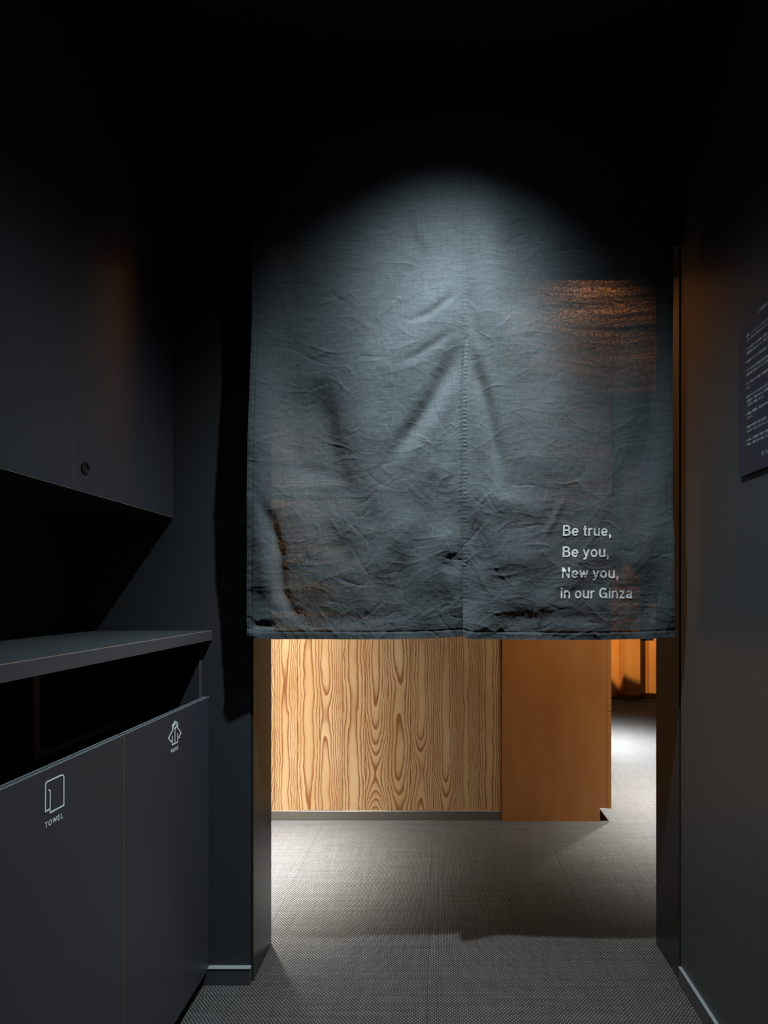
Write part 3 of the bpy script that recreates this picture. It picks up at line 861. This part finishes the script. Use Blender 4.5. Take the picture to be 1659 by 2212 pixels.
def cloth_d(px, py, right):
    """how far the cloth stands towards the viewer (m)"""
    d = np.zeros(px.shape)
    for pts, a, w_ in (RIDGES_R if right else RIDGES_L):
        d += 1.15 * a * seg_field(px, py, pts, w_)
    X, Z = px / SN, py / SN
    dn = np.clip((py - 430) / 400, 0.15, 1.0)
    dn2 = np.clip((py - 850) / 350, 0.0, 1.0)
    d += 13 * perlin(X * 3.1 + 3, Z * 2.0 + 1, 5) * dn
    d += 6.0 * perlin(X * 8 + 13, Z * 6.5 + 7, 6) * (0.35 + 0.65 * dn2)
    wx = perlin(X * 9, Z * 9, 21) * 0.06; wz = perlin(X * 9 + 5, Z * 9 + 9, 22) * 0.06
    d += 1.0 * perlin((X + wx) * 22, (Z + wz) * 18, 7) * (0.35 + 0.65 * dn2)
    # sharp creases: ridged noise in warped space
    r1 = 1 - np.abs(perlin((X + wx * 1.5) * 13 + 4, (Z + wz * 1.5) * 16 + 2, 8)) * 2.4
    r2 = 1 - np.abs(perlin((X + wx) * 30 + (Z) * 12, (Z + wz) * 32 - X * 10, 9)) * 2.4
    d += 0.25 * np.clip(r1, 0, 1) ** 4 * (0.3 + 0.7 * dn2) + 0.25 * np.clip(r2, 0, 1) ** 3 * (0.35 + 0.65 * dn2)
    r3 = 1 - np.abs(perlin((X + wx) * 9 + 31, (Z + wz) * 26 + 12, 14)) * 2.6
    d += 0.35 * np.clip(r3, 0, 1) ** 6
    d += 0.35 * perlin(X * 75, Z * 70, 10)
    d += 20 - 26 * np.clip((py - 950) / 430, 0, 1) ** 1.3
    d += 3.2 * perlin(X * 15 + 3, Z * 12 + 7, 16) * (0.25 + 0.75 * dn2)
    for (ax, ay, bx, by, am, wd) in (CREASE_R if right else CREASE_L):
        m = np.nonzero((px > min(ax, bx) - 9) & (px < max(ax, bx) + 9) & (py > min(ay, by) - 9) & (py < max(ay, by) + 9))
        if not len(m[0]): continue
        X1, Y1 = px[m], py[m]; dx, dy = bx - ax, by - ay; l2 = dx * dx + dy * dy
        t = ((X1 - ax) * dx + (Y1 - ay) * dy) / l2
        dist = ((X1 - ax) * dy - (Y1 - ay) * dx) / math.sqrt(l2) + 4 * np.sin(t * 5 + ax)
        d[m] += am * np.exp(-np.abs(dist) / wd) * np.clip(np.sin(np.clip(t, 0, 1) * PI), 0, 1)
    sm = lambda a, b, q: (lambda t: t * t * (3 - 2 * t))(np.clip((q - a) / (b - a), 0, 1))
    if right:
        d += 14 * np.exp(-((px - 1003) / 32) ** 2) * sm(1290, 1376, py)
        d -= 55 * sm(1075 + 0.25 * (py - 450), 1230 + 0.25 * (py - 450), px) * sm(430, 840, py) * (1 - sm(860, 1220, py)) * (1 - sm(1330, 1440, px))
    else:
        d -= 34 * (1 - sm(640, 830, px)) * sm(545, 640, px) * sm(430, 900, py) * (1 - sm(950, 1150, py) * 0.6)
        d -= 12 / (1 + np.exp((px - 728 + 12 * np.sin(py / 60)) / 9)) * sm(800, 900, py) * (1 - sm(1000, 1060, py)) * sm(560, 660, px)
        d -= 4 * sm(1000, 1036, py + 10 * np.sin(px / 25)) * (1 - sm(1060, 1130, py)) * sm(610, 680, px) * (1 - sm(740, 790, px))
    if right:
        ln = np.interp(py, [300, 600, 750, 900, 1080, 1180, 1300, 1380], [1400, 1395, 1385, 1350, 1290, 1262, 1290, 1330])
        s = 1 / (1 + np.exp(-(px - ln - 34 - 6 * np.sin(py / 70)) / 17))
        d -= 34 * s * sm(380, 700, py) * (1 - sm(880, 1230, py)) * (1 - 0.75 * sm(1405, 1455, px))
        t = np.clip((py - 735) / 60, 0, 1)
        d += t * 2.5 * np.exp(-((px - seam(py)) / 26) ** 2)
        d += 3.0 * t * perlin(px * 0 + 2.5, Z * 5.0, 33) * np.exp(-((px - seam(py)) / 40) ** 2)
        # puckered side hem
        e = np.exp(-((edge_r(py) - px - 4) / 6) ** 2)
        d += 0.9 * e * perlin(px * 0.02, Z * 75, 41); d -= 0.8 * np.exp(-((edge_r(py) - px - 10) / 1.6) ** 2)
    else:
        t = np.clip((py - 735) / 60, 0, 1)
        d -= t * 2.5 * np.exp(-((px - seam(py)) / 22) ** 2) + t * 5.0 * sm(-5.0, -0.5, px - seam(py))
        d += 3.0 * t * perlin(px * 0 + 8.5, Z * 5.0, 34) * np.exp(-((px - seam(py)) / 40) ** 2)
        e = np.exp(-((px - edge_l(py) - 5) / 6) ** 2)
        d += 1.2 * e * perlin(px * 0.02, Z * 75, 42); d -= 0.8 * np.exp(-((px - edge_l(py) - 10) / 1.6) ** 2)
        # the turned-up corner at the lower left
        d += 7 * np.exp(-np.hypot(px - 548, (py - 1372)) ** 2 / 16 ** 2)
    # puckers along the seam, the slit and the side hems, with a sunk stitch line beside them
    q = px - seam(py)
    off = np.where(py < 735, q + 2, q - 5 if right else q + 5)
    pk = np.sin(Z * 2 * PI * 98 + 2.2 * perlin(Z * 30, px * 0 + .3, 47)) * (0.55 + perlin(Z * 22, px * 0 + .7, 48))
    d += (0.5 if right else 0.22) * pk * np.exp(-(off / 4.2) ** 4)
    for g0 in ((-5.0, 3.5) if not right else (3.5, 10.0)):
        d -= 0.9 * np.exp(-((q - g0) / 1.5) ** 2)
    # thickness of the folded bottom hem, with a sunk stitch line above it
    hb = bottom(px, right) - py
    d += -0.9 * np.exp(-((hb - 15.5) / 2.0) ** 2)
    d += 0.8 * perlin(X * 55, Z * 4, 44) * np.exp(-((hb - 8) / 7) ** 2)
    top = np.clip((py - 262) / 40, 0, 1)
    return d * top * 0.001


def cloth_pt(px, py, right, lift=0.0):
    d = cloth_d(px, py, right)
    return np.stack([(px - CX) / SN, YN - d - lift, HC - (py - CY) / SN], -1)


def grid_mesh(name, pxg, pyg, right, mat, parent, lift=0.0):
    P_ = cloth_pt(pxg, pyg, right, lift)
    n, m_ = pxg.shape
    idx = np.arange(n * m_).reshape(n, m_)
    f_ = np.stack([idx[:-1, :-1], idx[1:, :-1], idx[1:, 1:], idx[:-1, 1:]], -1).reshape(-1, 4)
    me = bpy.data.meshes.new(name)
    me.vertices.add(n * m_); me.vertices.foreach_set('co', P_.reshape(-1).astype(np.float32))
    me.loops.add(f_.size); me.loops.foreach_set('vertex_index', f_.reshape(-1).astype(np.int32))
    me.polygons.add(len(f_)); me.polygons.foreach_set('loop_start', np.arange(0, f_.size, 4, dtype=np.int32))
    me.polygons.foreach_set('use_smooth', np.ones(len(f_), bool))
    me.update(calc_edges=True); me.validate()
    return link_mesh(name, me, mat, parent)


TOPP = 250.0
noren = tag(empty('curtain', (0.06, YN, 2.28)), 'dark charcoal linen split curtain hanging over the doorway with white words', 'curtain')
NX, NZ = 380, 900
uu = np.linspace(0, 1, NX); vv = np.linspace(0, 1, NZ)
for right in (False, True):
    V, U = np.meshgrid(vv, uu)
    py = TOPP + V * (1378 - TOPP)
    if right: px = (seam(py) - 0.4) * (1 - U) + edge_r(py) * U
    else: px = edge_l(py) * (1 - U) + (seam(py) + 0.4) * U
    py = TOPP + V * (bottom(px, right) - TOPP)
    fp = grid_mesh('fabric_panel', px, py, right, M['cloth'], noren)
    fp['label'] = 'right linen panel' if right else 'left linen panel'
    # bottom hem
    U2, V2 = np.meshgrid(np.linspace(0, 1, 260), np.linspace(0, 1, 8), indexing='ij')
    e0, e1 = (1000.5, 1463) if right else (534, 1000)
    px = e0 + U2 * (e1 - e0); py = bottom(px, right) - 15 * (1 - V2) + 0.6
    grid_mesh('bottom_hem', px, py, right, M['hem'], noren, 0.0009)
    # side hem
    U2, V2 = np.meshgrid(np.linspace(0, 1, 6), np.linspace(0, 1, 700), indexing='ij')
    py = TOPP + V2 * (1362 - TOPP)
    px = edge_r(py) - 9 * U2 + 0.4 if right else edge_l(py) + 9 * U2 - 0.4
    grid_mesh('side_hem', px, py, right, M['hem'], noren, 0.0008)
    # slit hem
    py = 735 + V2 * (1364 - 735)
    px = seam(py) + 0.5 + 9 * U2 if right else seam(py) - 0.5 - 8 * U2
    grid_mesh('slit_hem', px, py, right, M['hem'], noren, 0.0008)
# joined seam above the slit
U2, V2 = np.meshgrid(np.linspace(0, 1, 6), np.linspace(0, 1, 400), indexing='ij')
py = TOPP + V2 * (738 - TOPP); px = seam(py) - 5 + 9 * U2
grid_mesh('middle_seam', px, py, False, M['hem'], noren, 0.0011)
# rod pocket
bm = bmesh.new()
zr = HC - (250 - CY) / SN
ring(bm, (0, 0, 0), 0.0135, 0.0145, 1.0, 'X', 28)
for v in bm.verts: v.co.x = v.co.x * (901 / SN) + (1002.5 - CX) / SN
bmesh.ops.translate(bm, verts=list(bm.verts), vec=(0, YN + 0.0135, zr))
finish(bm, 'rod_pocket', M['hem'], noren, 0, True)

# words on the right panel
words = [('Be true,', 1213, 1159, 104), ('Be you,', 1213, 1204, 99), ('New you,', 1212, 1249, 122), ('in our Ginza', 1210, 1292.5, 155)]
bmw = bmesh.new()
for body, x0, yb, wd in words:
    me = strokes_mesh(body, wd / SN, 23.0 / SN, .150, .115)
    c = np.array([v.co[:] for v in me.vertices])
    P_ = cloth_pt(x0 + c[:, 0] * SN, yb - c[:, 1] * SN, True, 0.0006)
    me.vertices.foreach_set('co', P_.reshape(-1)); bmw.from_mesh(me); bpy.data.meshes.remove(me)
finish(bmw, 'lettering', M['print'], noren)['label'] = 'white words printed on the cloth'

# ------------------------------------------------------------------ curtain rod
rod = tag(empty('curtain_rod', (0.06, YN + 0.0135, zr)), 'thin black curtain rod held by two ceiling-high hooks above the curtain', 'curtain rod')
bm = bmesh.new(); cyl(bm, ((1000 - CX) / SN, YN + 0.0135, zr), 0.011, (1472 - 512) / SN, 'X', 24); finish(bm, 'rod', M['metal'], rod, 0, True)
for px_ in (541, 1460):
    xx = (px_ - CX) / SN
    bm = bmesh.new()
    box(bm, xx - 0.0015, xx + 0.0015, YN - 0.004, YN + 0.004, zr, zr + 0.055)
    ring(bm, (xx, YN + 0.0135, zr), 0.0148, 0.0178, 0.003, 'X', 24)
    box(bm, xx - 0.0015, xx + 0.0015, YN - 0.004, D, zr + 0.050, zr + 0.056)
    finish(bm, 'hook', M['metal'], rod)
